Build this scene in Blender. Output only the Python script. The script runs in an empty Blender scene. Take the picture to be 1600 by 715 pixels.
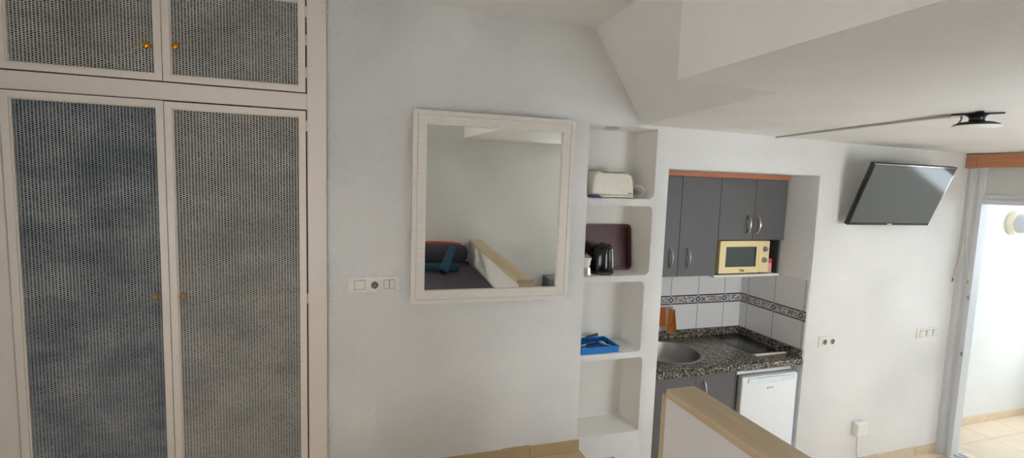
import bpy, bmesh, math, random
from mathutils import Vector, Matrix
random.seed(7)
SC = bpy.context.scene
COL = SC.collection
PI = math.pi

# ------------------------------------------------------------------ materials
def lin(c):
    return tuple(((v/255)/12.92 if v/255 <= .04045 else ((v/255+.055)/1.055)**2.4) for v in c) + (1.0,)

class NT:
    def __init__(s, name):
        s.m = bpy.data.materials.new(name); s.m.use_nodes = True
        s.t = s.m.node_tree; s.n = s.t.nodes; s.b = s.n['Principled BSDF']
    def add(s, typ, **kw):
        n = s.n.new(typ)
        for k, v in kw.items(): setattr(n, k, v)
        return n
    def link(s, a, b): s.t.links.new(a, b)
    def pos(s):
        if not hasattr(s, '_p'): s._p = s.add('ShaderNodeNewGeometry').outputs['Position']
        return s._p
    def noise(s, scale, detail=3, rough=.5, vec=None):
        n = s.add('ShaderNodeTexNoise'); n.inputs['Scale'].default_value = scale
        n.inputs['Detail'].default_value = detail; n.inputs['Roughness'].default_value = rough
        s.link(vec if vec is not None else s.pos(), n.inputs['Vector']); return n.outputs['Fac']
    def voronoi(s, scale, feature='F1', out='Distance', vec=None):
        n = s.add('ShaderNodeTexVoronoi', feature=feature); n.inputs['Scale'].default_value = scale
        s.link(vec if vec is not None else s.pos(), n.inputs['Vector']); return n.outputs[out]
    def math(s, op, a, b=None, c=None):
        n = s.add('ShaderNodeMath', operation=op)
        for i, v in enumerate((a, b, c)):
            if v is None: continue
            if isinstance(v, (int, float)): n.inputs[i].default_value = v
            else: s.link(v, n.inputs[i])
        return n.outputs[0]
    def ramp(s, fac, stops, interp='LINEAR'):
        n = s.add('ShaderNodeValToRGB'); r = n.color_ramp; r.interpolation = interp
        while len(r.elements) < len(stops): r.elements.new(.5)
        for e, (p, c) in zip(r.elements, stops): e.position = p; e.color = c
        s.link(fac, n.inputs[0]); return n.outputs[0]
    def mix(s, fac, a, b):
        n = s.add('ShaderNodeMix', data_type='RGBA')
        for i, v in ((0, fac), (6, a), (7, b)):
            if isinstance(v, (int, float, tuple)): n.inputs[i].default_value = v
            else: s.link(v, n.inputs[i])
        return n.outputs[2]
    def xyz(s):
        n = s.add('ShaderNodeSeparateXYZ'); s.link(s.pos(), n.inputs[0]); return n.outputs
    def scaled(s, v):
        n = s.add('ShaderNodeVectorMath', operation='MULTIPLY'); s.link(s.pos(), n.inputs[0])
        n.inputs[1].default_value = v; return n.outputs[0]
    def bump(s, h, strength=.5, dist=.003):
        n = s.add('ShaderNodeBump'); n.inputs['Strength'].default_value = strength
        n.inputs['Distance'].default_value = dist; s.link(h, n.inputs['Height'])
        s.link(n.outputs[0], s.b.inputs['Normal'])
    def color(s, c):
        if isinstance(c, tuple): s.b.inputs['Base Color'].default_value = c
        else: s.link(c, s.b.inputs['Base Color'])
    def set(s, **kw):
        for k, v in kw.items(): s.b.inputs[k.replace('_', ' ')].default_value = v

def simple(name, rgb, rough=.5, metal=0., var=.04, scale=30, bump=0., bscale=200, spec=.5, coat=0.):
    """plain painted / moulded surface: slight procedural mottling, optional bump"""
    t = NT(name); c = lin(rgb)
    d = tuple(max(0, x*(1-var)) for x in c[:3]) + (1,); l = tuple(min(1, x*(1+var)) for x in c[:3]) + (1,)
    t.color(t.ramp(t.noise(scale, 2), [(.3, d), (.7, l)]))
    t.set(Roughness=rough, Metallic=metal); t.b.inputs['Specular IOR Level'].default_value = spec
    if coat: t.b.inputs['Coat Weight'].default_value = coat
    if bump: t.bump(t.noise(bscale, 3), bump, .001)
    return t.m

M = {}
def stucco(name, rgb, strength, scale=75, dist=.006):
    t = NT(name); c = lin(rgb)
    d = tuple(x*.95 for x in c[:3]) + (1,)
    t.color(t.ramp(t.noise(2.5, 3), [(.3, d), (.7, c)]))
    t.set(Roughness=.85); t.b.inputs['Specular IOR Level'].default_value = .25
    n = t.noise(scale, 2.5, .55)
    w = t.ramp(n, [(.36, (0, 0, 0, 1)), (.62, (1, 1, 1, 1))])
    patch = t.ramp(t.noise(1.6, 2), [(.35, (.45, .45, .45, 1)), (.62, (1, 1, 1, 1))])
    h = t.math('MULTIPLY', w, patch)
    t.bump(h, strength, dist)
    return t.m
M['stucco'] = stucco('white_stucco', (242, 242, 241), .8, 150, .0045)
M['smooth'] = stucco('smooth_plaster', (242, 242, 240), .12, 60, .004)
M['niche'] = stucco('smooth_white_niche', (236, 234, 229), .1, 60, .003)
M['slab'] = stucco('rough_ceiling_plaster', (242, 241, 238), .4, 110, .005)
M['lowwall'] = stucco('scuffed_white_plaster', (240, 237, 238), .15, 40, .004)
M['ext'] = stucco('white_balcony_render', (216, 218, 216), .2, 90, .004)
M['frame_paint'] = simple('cream_gloss_paint', (236, 226, 216), .4, var=.012, bump=.08, bscale=60)
M['mirror_frame'] = None
def wood(name, rgb1, rgb2, axis=(1, 30, 30), rough=.45, bump=.05):
    t = NT(name)
    v = t.scaled(axis)
    t.color(t.ramp(t.noise(3, 4, .6, v), [(.3, lin(rgb1)), (.7, lin(rgb2))]))
    t.set(Roughness=rough); t.bump(t.noise(6, 3, .5, v), bump, .001)
    return t.m
M['mirror_frame'] = wood('whitewashed_wood', (222, 216, 209), (236, 230, 223), (6, 6, 60), .5)
M['cap_wood'] = wood('beech_capping', (206, 183, 150), (218, 197, 164), (14, 1.2, 14), .4)
M['trim_wood'] = wood('orange_brown_wood', (176, 112, 78), (190, 126, 90), (1.5, 14, 14), .45)
M['pelmet_wood'] = wood('pelmet_wood', (172, 116, 82), (188, 132, 96), (14, 1.5, 14), .45)
M['cabinet'] = simple('anthracite_laminate', (94, 94, 96), .42, var=.03)
M['cab_side'] = simple('dark_grey_board', (70, 70, 72), .6)
M['steel'] = simple('brushed_steel', (190, 188, 182), .28, 1., .05, 80)
M['sink_steel'] = simple('sink_steel', (165, 163, 160), .42, 1., .05, 80)
M['chrome'] = simple('chrome', (215, 215, 215), .12, 1.)
M['brass'] = simple('polished_brass', (222, 158, 62), .22, 1., .03)
M['old_brass'] = simple('tarnished_brass', (176, 150, 104), .3, 1., .08)
M['white_plastic'] = simple('white_plastic', (232, 230, 224), .35)
M['cream_plastic'] = simple('aged_white_plastic', (238, 235, 229), .4)
M['socket_grey'] = simple('grey_socket_well', (128, 116, 106), .5)
M['dark_hole'] = simple('dark_hole', (22, 20, 20), .7)
M['fridge'] = simple('white_enamel', (236, 238, 240), .3, var=.01)
M['fridge_grey'] = simple('grey_seal', (150, 152, 155), .5)
M['blue_film'] = simple('pale_blue_film', (196, 220, 248), .4)
M['black_plastic'] = simple('black_plastic', (20, 20, 22), .35)
M['black_gloss'] = simple('black_gloss', (15, 15, 18), .16)
M['tv_screen'] = simple('tv_screen', (80, 84, 82), .09, spec=1.0, var=.01)
M['tv_bezel'] = simple('tv_bezel', (28, 29, 31), .25)
M['micro'] = simple('cream_enamel', (238, 220, 168), .35, var=.02)
M['micro_glass'] = simple('microwave_glass', (38, 62, 66), .06, spec=.9)
M['knob_grey'] = simple('grey_knob', (150, 142, 136), .4)
M['red_plastic'] = simple('red_lid', (200, 40, 50), .4)
M['label'] = simple('red_white_label', (222, 170, 172), .5, var=.35, scale=120)
M['blue_plastic'] = simple('blue_plastic', (20, 122, 205), .35)
M['brown_handle'] = simple('brown_handle', (92, 66, 64), .5, var=.15)
M['tray'] = simple('maroon_tray', (74, 26, 32), .35, var=.12, scale=14)
M['purple'] = simple('purple_wrap', (84, 58, 128), .35, var=.5, scale=140, bump=.3, bscale=150)
M['orange'] = simple('orange_cloth', (252, 178, 98), .85, var=.15, bump=.3, bscale=600)
M['orange2'] = simple('deep_orange_cloth', (248, 158, 88), .85, var=.15, bump=.3, bscale=600)
M['toaster'] = simple('white_toaster_shell', (226, 222, 208), .35)
M['cord'] = simple('white_cord', (214, 210, 200), .5)
M['trunking'] = simple('grey_white_trunking', (196, 190, 182), .5)
M['alu'] = simple('white_aluminium', (205, 208, 212), .4, var=.02)
M['transom'] = simple('shutter_box_panel', (200, 200, 198), .45, var=.02)
M['lamp_white'] = simple('opal_diffuser', (236, 234, 226), .3)
M['cream_ring'] = simple('cream_lamp_ring', (232, 222, 196), .4)
M['lamp_glass'] = simple('grey_lamp_dome', (196, 196, 204), .15)
M['sheet'] = simple('dark_grey_sheet', (82, 78, 90), .9, var=.08, scale=8, bump=.25, bscale=18)
M['pillow'] = simple('charcoal_pillow_cloth', (76, 72, 84), .9, var=.06, scale=9, bump=.25, bscale=14)
M['red_cloth'] = simple('orange_red_pillow_cloth', (190, 84, 54), .9, bump=.2, bscale=400)
M['towel'] = simple('teal_towelling', (76, 126, 148), .95, var=.2, scale=60, bump=.6, bscale=350)
M['sofa'] = simple('grey_sofa_fabric', (108, 110, 108), .9, bump=.3, bscale=500)
M['white_cloth'] = simple('white_pillow_cloth', (228, 224, 216), .9, bump=.2, bscale=40)
M['lining'] = simple('dark_lining', (24, 27, 32), .95, var=.25, scale=5)
M['logo_dark'] = simple('dark_logo_print', (58, 48, 40), .5)
M['logo_grey'] = simple('grey_logo_print', (170, 172, 176), .5)
M['logo_white'] = simple('pale_logo_print', (215, 218, 222), .4)
M['shelf_white'] = simple('white_melamine', (225, 224, 218), .4)

def tile_floor(name, rgb1, rgb2, size, ox, oy, grout):
    t = NT(name); x, y, z = t.xyz()
    def edge(c, o):
        f = t.math('FRACT', t.math('DIVIDE', t.math('SUBTRACT', c, o), size))
        return t.math('ABSOLUTE', t.math('SUBTRACT', f, .5))
    e = t.math('MAXIMUM', edge(x, ox), edge(y, oy))
    g = t.math('GREATER_THAN', e, .5-.0028/size)
    base = t.ramp(t.noise(6, 4), [(.3, lin(rgb1)), (.7, lin(rgb2))])
    t.color(t.mix(g, base, lin(grout))); t.set(Roughness=.35)
    t.bump(t.math('SUBTRACT', 1, g), .5, .002)
    return t.m
M['floor_tile'] = tile_floor('beige_floor_tiles', (206, 178, 142), (218, 192, 156), .42, 1.288, -.006, (168, 140, 108))
M['lower_tile'] = tile_floor('pale_beige_floor_tiles', (226, 206, 182), (236, 218, 196), .43, 4.41, -.07, (176, 160, 140))
M['balcony_tile'] = tile_floor('pale_balcony_tiles', (212, 194, 172), (220, 203, 182), .44, 5.2, .02, (180, 160, 138))
M['skirting'] = simple('beige_tile_skirting', (186, 162, 126), .4, var=.07, scale=9)
M['skirting_pale'] = simple('pale_tile_skirting', (206, 188, 162), .4, var=.06, scale=9)

def granite():
    t = NT('speckled_granite')
    v = t.add('ShaderNodeTexVoronoi', feature='F1'); v.inputs['Scale'].default_value = 175
    t.link(t.pos(), v.inputs['Vector'])
    s = t.add('ShaderNodeSeparateColor'); t.link(v.outputs['Color'], s.inputs[0])
    n = t.noise(300, 2)
    f = t.math('ADD', t.math('MULTIPLY', s.outputs[0], .85), t.math('MULTIPLY', n, .15))
    c = t.ramp(f, [(0, lin((24, 23, 24))), (.36, lin((52, 50, 50))), (.54, lin((112, 108, 102))), (.7, lin((156, 146, 130))), (.86, lin((192, 180, 158)))], 'CONSTANT')
    t.color(c); t.set(Roughness=.22); return t.m
M['granite'] = granite()

def wall_tiles():
    t = NT('white_wall_tiles'); x, y, z = t.xyz()
    nrm = t.add('ShaderNodeNewGeometry'); sp = t.add('ShaderNodeSeparateXYZ'); t.link(nrm.outputs['Normal'], sp.inputs[0])
    facing_x = t.math('GREATER_THAN', t.math('ABSOLUTE', sp.outputs[0]), .5)
    def edge(c, o, s):
        f = t.math('FRACT', t.math('DIVIDE', t.math('SUBTRACT', c, o), s))
        return t.math('GREATER_THAN', t.math('ABSOLUTE', t.math('SUBTRACT', f, .5)), .5-.0022/s)
    gx = edge(x, 2.07, .25); gy = edge(y, .285, .257)
    m = t.add('ShaderNodeMix', data_type='FLOAT'); t.link(facing_x, m.inputs[0]); t.link(gx, m.inputs[2]); t.link(gy, m.inputs[3])
    g = m.outputs[0]
    t.color(t.mix(g, lin((226, 226, 226)), lin((112, 110, 110))))
    t.set(Roughness=.18); t.bump(t.math('SUBTRACT', 1, g), .4, .002); return t.m
M['wall_tile'] = wall_tiles()

def border_mat():
    t = NT('floral_border_tiles'); x, y, z = t.xyz()
    zz = t.math('DIVIDE', t.math('SUBTRACT', z, 1.148), .072)
    n = t.noise(62, 1.5, .5); n2 = t.noise(95, 1)
    flow = t.ramp(n, [(0, lin((216, 214, 216))), (.5, lin((126, 112, 86))), (.54, lin((176, 152, 96))), (.59, lin((74, 70, 104))), (.64, lin((216, 214, 216)))], 'CONSTANT')
    flow2 = t.ramp(n2, [(0, lin((212, 210, 212))), (.58, lin((84, 84, 74)))], 'CONSTANT')
    body = t.mix(t.math('GREATER_THAN', n2, .58), flow, flow2)
    navy = lin((66, 64, 84))
    inside = t.math('LESS_THAN', t.math('ABSOLUTE', t.math('SUBTRACT', zz, .5)), .36)
    line = t.math('GREATER_THAN', t.math('ABSOLUTE', t.math('SUBTRACT', zz, .5)), .30)
    c = t.mix(inside, navy, t.mix(line, body, lin((206, 205, 210))))
    t.color(c); t.set(Roughness=.2); return t.m
M['border'] = border_mat()
M['navy'] = simple('navy_glaze', (74, 74, 96), .25)
M['pale_glaze'] = simple('pale_glaze', (186, 186, 196), .25)

def weave_mat():
    t = NT('woven_cane_strands')
    info = t.add('ShaderNodeObjectInfo')
    off = t.add('ShaderNodeVectorMath', operation='SCALE'); t.link(info.outputs['Location'], off.inputs[0]); off.inputs['Scale'].default_value = 3.1
    ad = t.add('ShaderNodeVectorMath', operation='ADD'); t.link(t.scaled((3.2, 3, 5.5)), ad.inputs[0]); t.link(off.outputs[0], ad.inputs[1])
    n = t.noise(1.0, 4, .62, ad.outputs[0])
    soil = t.ramp(n, [(.34, (1, 1, 1, 1)), (.62, (0, 0, 0, 1))])
    fine = t.noise(300, 2)
    base = t.ramp(fine, [(.25, lin((196, 194, 189))), (.75, lin((222, 219, 212)))])
    t.color(t.mix(t.math('MULTIPLY', soil, .28), base, lin((84, 94, 106))))
    t.set(Roughness=.6); return t.m
M['weave'] = weave_mat()

def weave_blue():
    t = NT('woven_cane_strands_bluish')
    n = t.noise(1.0, 4, .62, t.scaled((3.2, 3, 5.5)))
    soil = t.ramp(n, [(.34, (1, 1, 1, 1)), (.66, (0, 0, 0, 1))])
    fine = t.noise(300, 2)
    base = t.ramp(fine, [(.25, lin((176, 180, 184))), (.75, lin((208, 210, 210)))])
    t.color(t.mix(t.math('MULTIPLY', soil, .6), base, lin((84, 100, 118))))
    t.set(Roughness=.6); return t.m
M['weave_blue'] = weave_blue()

def mirror_mat():
    t = NT('silvered_glass'); t.color(t.ramp(t.noise(3, 1), [(.3, lin((250, 251, 246))), (.7, lin((252, 253, 249)))]))
    t.set(Metallic=1., Roughness=.0); return t.m
M['mirror'] = mirror_mat()

# ------------------------------------------------------------------ mesh helpers
LOC = {}
def B(): return bmesh.new()
def bevel_all(bm, geom_edges, w, seg=2):
    bmesh.ops.bevel(bm, geom=geom_edges, offset=w, segments=seg, affect='EDGES', profile=.5)
def merge(bm, part):
    me = bpy.data.meshes.new('tmp'); part.to_mesh(me); part.free(); bm.from_mesh(me); bpy.data.meshes.remove(me)
def box(bm, x0, x1, y0, y1, z0, z1, bev=0, seg=2, mat=None):
    p = B(); bmesh.ops.create_cube(p, size=1)
    for v in p.verts:
        v.co = Vector(((x0+x1)/2+v.co.x*(x1-x0), (y0+y1)/2+v.co.y*(y1-y0), (z0+z1)/2+v.co.z*(z1-z0)))
    if bev: bevel_all(p, p.edges[:], bev, seg)
    if mat is not None: p.transform(mat)
    merge(bm, p); return bm
def cyl(bm, p0, p1, r0, r1=None, n=24, bev=0, mat=None):
    r1 = r0 if r1 is None else r1
    p0, p1 = Vector(p0), Vector(p1); d = p1-p0
    p = B(); bmesh.ops.create_cone(p, cap_ends=True, segments=n, radius1=r0, radius2=r1, depth=d.length)
    if bev: bevel_all(p, [e for e in p.edges if len(e.link_faces) == 2 and any(len(f.verts) > 4 for f in e.link_faces)], bev)
    p.transform(Matrix.Translation((p0+p1)/2) @ d.to_track_quat('Z', 'Y').to_matrix().to_4x4())
    if mat is not None: p.transform(mat)
    merge(bm, p); return bm
def lathe(bm, prof, origin=(0, 0, 0), axis=(0, 0, 1), n=32, cap=True):
    """revolve (r, h) profile about axis through origin"""
    q = Vector(axis).to_track_quat('Z', 'Y').to_matrix().to_4x4(); T = Matrix.Translation(origin) @ q
    p = B(); rings = []
    for r, h in prof:
        if r < 1e-6: rings.append([p.verts.new((0, 0, h))])
        else: rings.append([p.verts.new((r*math.cos(2*PI*i/n), r*math.sin(2*PI*i/n), h)) for i in range(n)])
    for a, b in zip(rings, rings[1:]):
        for i in range(n):
            j = (i+1) % n
            if len(a) == 1 and len(b) == 1: continue
            if len(a) == 1: p.faces.new((a[0], b[j], b[i]))
            elif len(b) == 1: p.faces.new((a[i], a[j], b[0]))
            else: p.faces.new((a[i], a[j], b[j], b[i]))
    if cap and len(rings[0]) > 1: p.faces.new(list(reversed(rings[0])))
    if cap and len(rings[-1]) > 1: p.faces.new(rings[-1])
    bmesh.ops.recalc_face_normals(p, faces=p.faces[:])
    p.transform(T); merge(bm, p); return bm
def smooth_path(pts, sub=6):
    pts = [Vector(p) for p in pts]
    if len(pts) < 3: return pts
    out = []
    for i in range(len(pts)-1):
        p0 = pts[max(i-1, 0)]; p1 = pts[i]; p2 = pts[i+1]; p3 = pts[min(i+2, len(pts)-1)]
        for k in range(sub):
            t = k/sub
            out.append(.5*((2*p1)+(-p0+p2)*t+(2*p0-5*p1+4*p2-p3)*t*t+(-p0+3*p1-3*p2+p3)*t**3))
    out.append(pts[-1]); return out
def tube(bm, pts, r, n=8, sub=6, flat=None):
    """swept round (or flat=(a,b) elliptical) section along smoothed pts; r may be a list"""
    path = smooth_path(pts, sub); p = B(); rings = []; up = None
    for i, c in enumerate(path):
        t = (path[min(i+1, len(path)-1)]-path[max(i-1, 0)]).normalized()
        if up is None: up = t.orthogonal().normalized()
        up = (up-t*up.dot(t)).normalized(); s = t.cross(up)
        rr = r if not isinstance(r, (list, tuple)) else r[0]+(r[1]-r[0])*i/(len(path)-1)
        rings.append([p.verts.new(c+up*rr*math.cos(2*PI*k/n)+s*rr*math.sin(2*PI*k/n)) for k in range(n)])
    for a, b in zip(rings, rings[1:]):
        for k in range(n): p.faces.new((a[k], a[(k+1) % n], b[(k+1) % n], b[k]))
    p.faces.new(list(reversed(rings[0]))); p.faces.new(rings[-1])
    bmesh.ops.recalc_face_normals(p, faces=p.faces[:]); merge(bm, p); return bm
def rrect(x0, x1, z0, z1, r, n=5):
    """rounded rectangle outline; r a number or (bl, br, tr, tl)"""
    if not isinstance(r, (list, tuple)): r = (r,)*4
    out = []
    for (cx, cz, a0, rr) in ((x0+r[0], z0+r[0], PI, r[0]), (x1-r[1], z0+r[1], 1.5*PI, r[1]), (x1-r[2], z1-r[2], 0, r[2]), (x0+r[3], z1-r[3], .5*PI, r[3])):
        if rr < 1e-5: out.append((cx, cz)); continue
        for k in range(n+1):
            a = a0+k*PI/2/n; out.append((cx+rr*math.cos(a), cz+rr*math.sin(a)))
    return out
def prism(bm, outline, y0, y1, plane='XZ', bev=0, seg=2, mat=None):
    """extrude a 2-D outline between y0 and y1 along the remaining axis"""
    f = {'XZ': lambda a, b, c: (a, c, b), 'YZ': lambda a, b, c: (c, a, b), 'XY': lambda a, b, c: (a, b, c)}[plane]
    p = B(); A = [p.verts.new(f(a, b, y0)) for a, b in outline]; Bv = [p.verts.new(f(a, b, y1)) for a, b in outline]
    p.faces.new(A); p.faces.new(list(reversed(Bv))); n = len(outline)
    for i in range(n): p.faces.new((A[i], Bv[i], Bv[(i+1) % n], A[(i+1) % n]))
    bmesh.ops.recalc_face_normals(p, faces=p.faces[:])
    if bev: bevel_all(p, [e for e in p.edges if any(len(g.verts) == n for g in e.link_faces)], bev, seg)
    if mat is not None: p.transform(mat)
    merge(bm, p); return bm
def ring_prism(bm, outer, inner, y0, y1, mat=None):
    """frame: outer and inner outlines (same count) extruded in Y"""
    p = B(); n = len(outer)
    V = [[p.verts.new((a, y, b)) for a, b in o] for o in (outer, inner) for y in (y0, y1)]
    O0, O1, I0, I1 = V
    for i in range(n):
        j = (i+1) % n
        p.faces.new((O0[i], O0[j], I0[j], I0[i])); p.faces.new((O1[i], I1[i], I1[j], O1[j]))
        p.faces.new((O0[i], O1[i], O1[j], O0[j])); p.faces.new((I0[i], I0[j], I1[j], I1[i]))
    bmesh.ops.recalc_face_normals(p, faces=p.faces[:])
    if mat is not None: p.transform(mat)
    merge(bm, p); return bm

def thing(name, label, cat, loc, group=None):
    o = bpy.data.objects.new(name, None); COL.objects.link(o); o.location = loc; o.empty_display_size = .05
    LOC[o] = Vector(loc); o['label'] = label; o['category'] = cat
    if group: o['group'] = group
    return o
def tag(o, label, cat, group=None):
    o['label'] = label; o['category'] = cat
    if group: o['group'] = group
    return o
def mesh_obj(name, me, mat, parent=None, origin=None, smooth=True, angle=35):
    o = bpy.data.objects.new(name, me); COL.objects.link(o)
    w = Vector(LOC[parent]) if parent else Vector((0, 0, 0))
    if origin is None:
        vs = [v.co for v in me.vertices]
        c = Vector((sum((min(v[i] for v in vs), max(v[i] for v in vs)))/2 for i in range(3)))
        origin = Vector((c.x, c.y, min(v.z for v in vs)))
    origin = Vector(origin)
    me.transform(Matrix.Translation(-origin)); o.location = origin-w; LOC[o] = origin
    if parent: o.parent = parent
    me.materials.append(mat)
    if smooth:
        me.polygons.foreach_set('use_smooth', [True]*len(me.polygons))
        me.set_sharp_from_angle(angle=math.radians(angle))
    return o
def obj(name, bm, mat, parent=None, smooth=True, angle=35, origin=None):
    me = bpy.data.meshes.new(name); bm.to_mesh(me); bm.free(); me.name = name
    return mesh_obj(name, me, mat, parent, origin, smooth, angle)
def struct(name, bm, mat, smooth=False):
    o = obj(name, bm, mat, smooth=smooth); o['kind'] = 'structure'; return o
def apply_mods(o):
    dg = bpy.context.evaluated_depsgraph_get(); ev = o.evaluated_get(dg)
    me = bpy.data.meshes.new_from_object(ev, preserve_all_data_layers=True, depsgraph=dg)
    old = o.data; o.modifiers.clear(); o.data = me; me.name = old.name; bpy.data.meshes.remove(old)
def cut(o, cutters):
    for c in cutters:
        m = o.modifiers.new('cut', 'BOOLEAN'); m.operation = 'DIFFERENCE'; m.object = c; m.solver = 'EXACT'
    apply_mods(o)
    for c in cutters: bpy.data.objects.remove(c)
def cutter(bm):
    me = bpy.data.meshes.new('c'); bm.to_mesh(me); bm.free(); o = bpy.data.objects.new('c', me); COL.objects.link(o); return o
def round_edges(o, w, seg=2, ang=50):
    m = o.modifiers.new('b', 'BEVEL'); m.width = w; m.segments = seg; m.limit_method = 'ANGLE'; m.angle_limit = math.radians(ang); m.use_clamp_overlap = True
    apply_mods(o)
    o.data.polygons.foreach_set('use_smooth', [True]*len(o.data.polygons)); o.data.set_sharp_from_angle(angle=math.radians(40))

# ------------------------------------------------------------------ room shell
ZB, ZH = .459, 2.909           # bedroom platform, high ceiling
def zlow(x): return 2.405-(x-1.6)*.0105   # low ceiling falls a little towards the balcony
XL, XR, YB = -1.5, 4.5, -2.97
DY0 = -1.55                    # far side of the balcony door opening

# wall with mirror, shelf niche and kitchen recess (plane Y = 0)
b = B()
box(b, -.128, 1.797, 0, .72, -.05, 3.05)
w = struct('wall_back', b, M['stucco'])
cs = []
for x0, x1, z0, z1, r in ((1.262, 1.705, 1.974, 2.386, (.02, .035, .004, .004)), (1.267, 1.700, 1.515, 1.930, (.008, .032, .032, .006)),
                          (1.270, 1.674, 1.042, 1.476, (.008, .02, .03, .006)), (1.273, 1.692, .532, 1.004, (.008, .012, .02, .006))):
    c = B(); prism(c, rrect(x0, x1, z0, z1, r), -.1, .237); cs.append(cutter(c))
cut(w, cs)
round_edges(w, .006, 2)
w.data.materials.append(M['niche'])                 # the compartments are trowelled smooth
for p_ in w.data.polygons:
    if .012 < p_.center.y+w.location.y < .30 and 1.25 < p_.center.x+w.location.x < 1.72:
        p_.material_index = 1

b = B()
box(b, 1.797, 3.0, .622, .72, -.05, 3.05)          # back of the recess
struct('wall_kitchen_back', b, M['smooth'])
b = B(); box(b, 1.797, 2.99, 0, .622, 2.158, 3.05); o = struct('wall_kitchen_header', b, M['stucco'])
b = B(); box(b, 2.99, XR+.2, 0, .72, -.05, 3.05); o = struct('wall_right', b, M['stucco']); round_edges(o, .006, 2)
# behind the wardrobe, left, rear and exterior walls
b = B(); box(b, XL-.1, -.128, .6, .72, -.05, 3.05); struct('wall_wardrobe', b, M['smooth'])
b = B(); WY0, WY1, WZ0, WZ1 = -2.70, -1.75, 1.06, 1.66          # added opening left of the view, lets fill light into the bedroom
box(b, XL-.14, XL, YB-.1, WY0, -.05, 3.05); box(b, XL-.14, XL, WY1, .6, -.05, 3.05)
box(b, XL-.14, XL, WY0, WY1, -.05, WZ0); box(b, XL-.14, XL, WY0, WY1, WZ1, 3.05)
struct('wall_left', b, M['stucco'])
b = B()
for a0, a1 in ((WY0, (WY0+WY1)/2), ((WY0+WY1)/2, WY1)):
    box(b, XL-.12, XL-.06, a0, a0+.05, WZ0, WZ1); box(b, XL-.12, XL-.06, a1-.05, a1, WZ0, WZ1)
    box(b, XL-.12, XL-.06, a0+.05, a1-.05, WZ0, WZ0+.05); box(b, XL-.12, XL-.06, a0+.05, a1-.05, WZ1-.05, WZ1)
struct('window_added_1', b, M['alu'])
b = B()
VX0, VX1, VZ0, VZ1 = 2.28, 3.28, .60, 2.02                     # added opening behind the viewer, brightens kitchen and niche
UX0, UX1, UZ0, UZ1 = -1.27, -.62, 1.25, 1.80                   # small added opening, also behind, fill light for wardrobe and mirror wall
box(b, XL, UX0, YB-.14, YB, -.05, 3.05); box(b, UX1, VX0, YB-.14, YB, -.05, 3.05)
box(b, UX0, UX1, YB-.14, YB, -.05, UZ0); box(b, UX0, UX1, YB-.14, YB, UZ1, 3.05); box(b, VX1, XR+.2, YB-.14, YB, -.05, 3.05)
box(b, VX0, VX1, YB-.14, YB, -.05, VZ0); box(b, VX0, VX1, YB-.14, YB, VZ1, 3.05)
struct('wall_rear', b, M['stucco'])
b = B()
for a0, a1 in ((VX0, (VX0+VX1)/2), ((VX0+VX1)/2, VX1)):
    ring_prism(b, [(a0, VZ0), (a1, VZ0), (a1, VZ1), (a0, VZ1)], [(a0+.05, VZ0+.05), (a1-.05, VZ0+.05), (a1-.05, VZ1-.05), (a0+.05, VZ1-.05)], YB-.12, YB-.06)
struct('window_added_2', b, M['alu'])
b = B(); ring_prism(b, [(UX0, UZ0), (UX1, UZ0), (UX1, UZ1), (UX0, UZ1)], [(UX0+.05, UZ0+.05), (UX1-.05, UZ0+.05), (UX1-.05, UZ1-.05), (UX0+.05, UZ1-.05)], YB-.12, YB-.06)
struct('window_added_3', b, M['alu'])
b = B()
box(b, XR, XR+.2, YB, DY0, -.05, 3.05); box(b, XR, XR+.2, DY0, 0, 2.30, 3.05)
struct('wall_exterior', b, M['smooth'])

# ceilings
b = B(); box(b, XL, 1.30, YB, 0, ZH, ZH+.1); box(b, XL, -.128, 0, .6, ZH, ZH+.1); struct('ceiling', b, M['smooth'])
b = B()
X0, Y1 = 1.04, -1.09
def slab_piece(outline):
    p = B(); lo = [p.verts.new((x, y, zlow(x))) for x, y in outline]; hi = [p.verts.new((x, y, 3.04)) for x, y in outline]
    p.faces.new(lo); p.faces.new(list(reversed(hi))); n = len(outline)
    for i in range(n): p.faces.new((lo[i], hi[i], hi[(i+1) % n], lo[(i+1) % n]))
    bmesh.ops.recalc_face_normals(p, faces=p.faces[:]); merge(b, p)
slab_piece([(X0, YB), (XR, YB), (XR, 0), (1.60, 0), (1.47, Y1), (X0, Y1)])
o = struct('ceiling_low', b, M['slab']); o.data.materials.append(M['smooth'])
for p_ in o.data.polygons:
    if abs(p_.normal.z) < .5: p_.material_index = 1          # the upstand face is trowelled smooth
# sloping soffit between the two ceilings
b = B()
q = [(1.262, 0, ZH+.002), (1.60, 0, zlow(1.6)), (1.47, Y1, zlow(1.47)), (1.235, Y1, ZH+.002)]
lo = [b.verts.new(v) for v in q]; hi = [b.verts.new((v[0]+.14, v[1], v[2]+.08)) for v in q]
b.faces.new(lo); b.faces.new(list(reversed(hi)))
for i in range(4): b.faces.new((lo[i], hi[i], hi[(i+1) % 4], lo[(i+1) % 4]))
bmesh.ops.recalc_face_normals(b, faces=b.faces[:])
struct('ceiling_slope', b, M['smooth'])

# floors, steps
b = B(); box(b, XL, 1.292, YB, 0, 0, ZB); box(b, XL, -.128, 0, .6, 0, ZB); struct('floor_bedroom', b, M['floor_tile'])
b = B(); box(b, 1.292, XR+.2, YB, .62, -.05, 0); struct('floor', b, M['lower_tile'])
b = B(); box(b, 1.292, 1.535, -.985, 0, 0, .306); box(b, 1.535, 1.79, -.985, 0, 0, .153); struct('floor_steps', b, M['floor_tile'])
b = B(); box(b, XR+.2, 7.4, -4.2, .254, -.05, 0); struct('floor_balcony', b, M['balcony_tile'])
b = B(); box(b, XR+.2, 7.4, .254, .42, -.05, 3.05); struct('wall_balcony', b, M['ext'])

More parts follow.
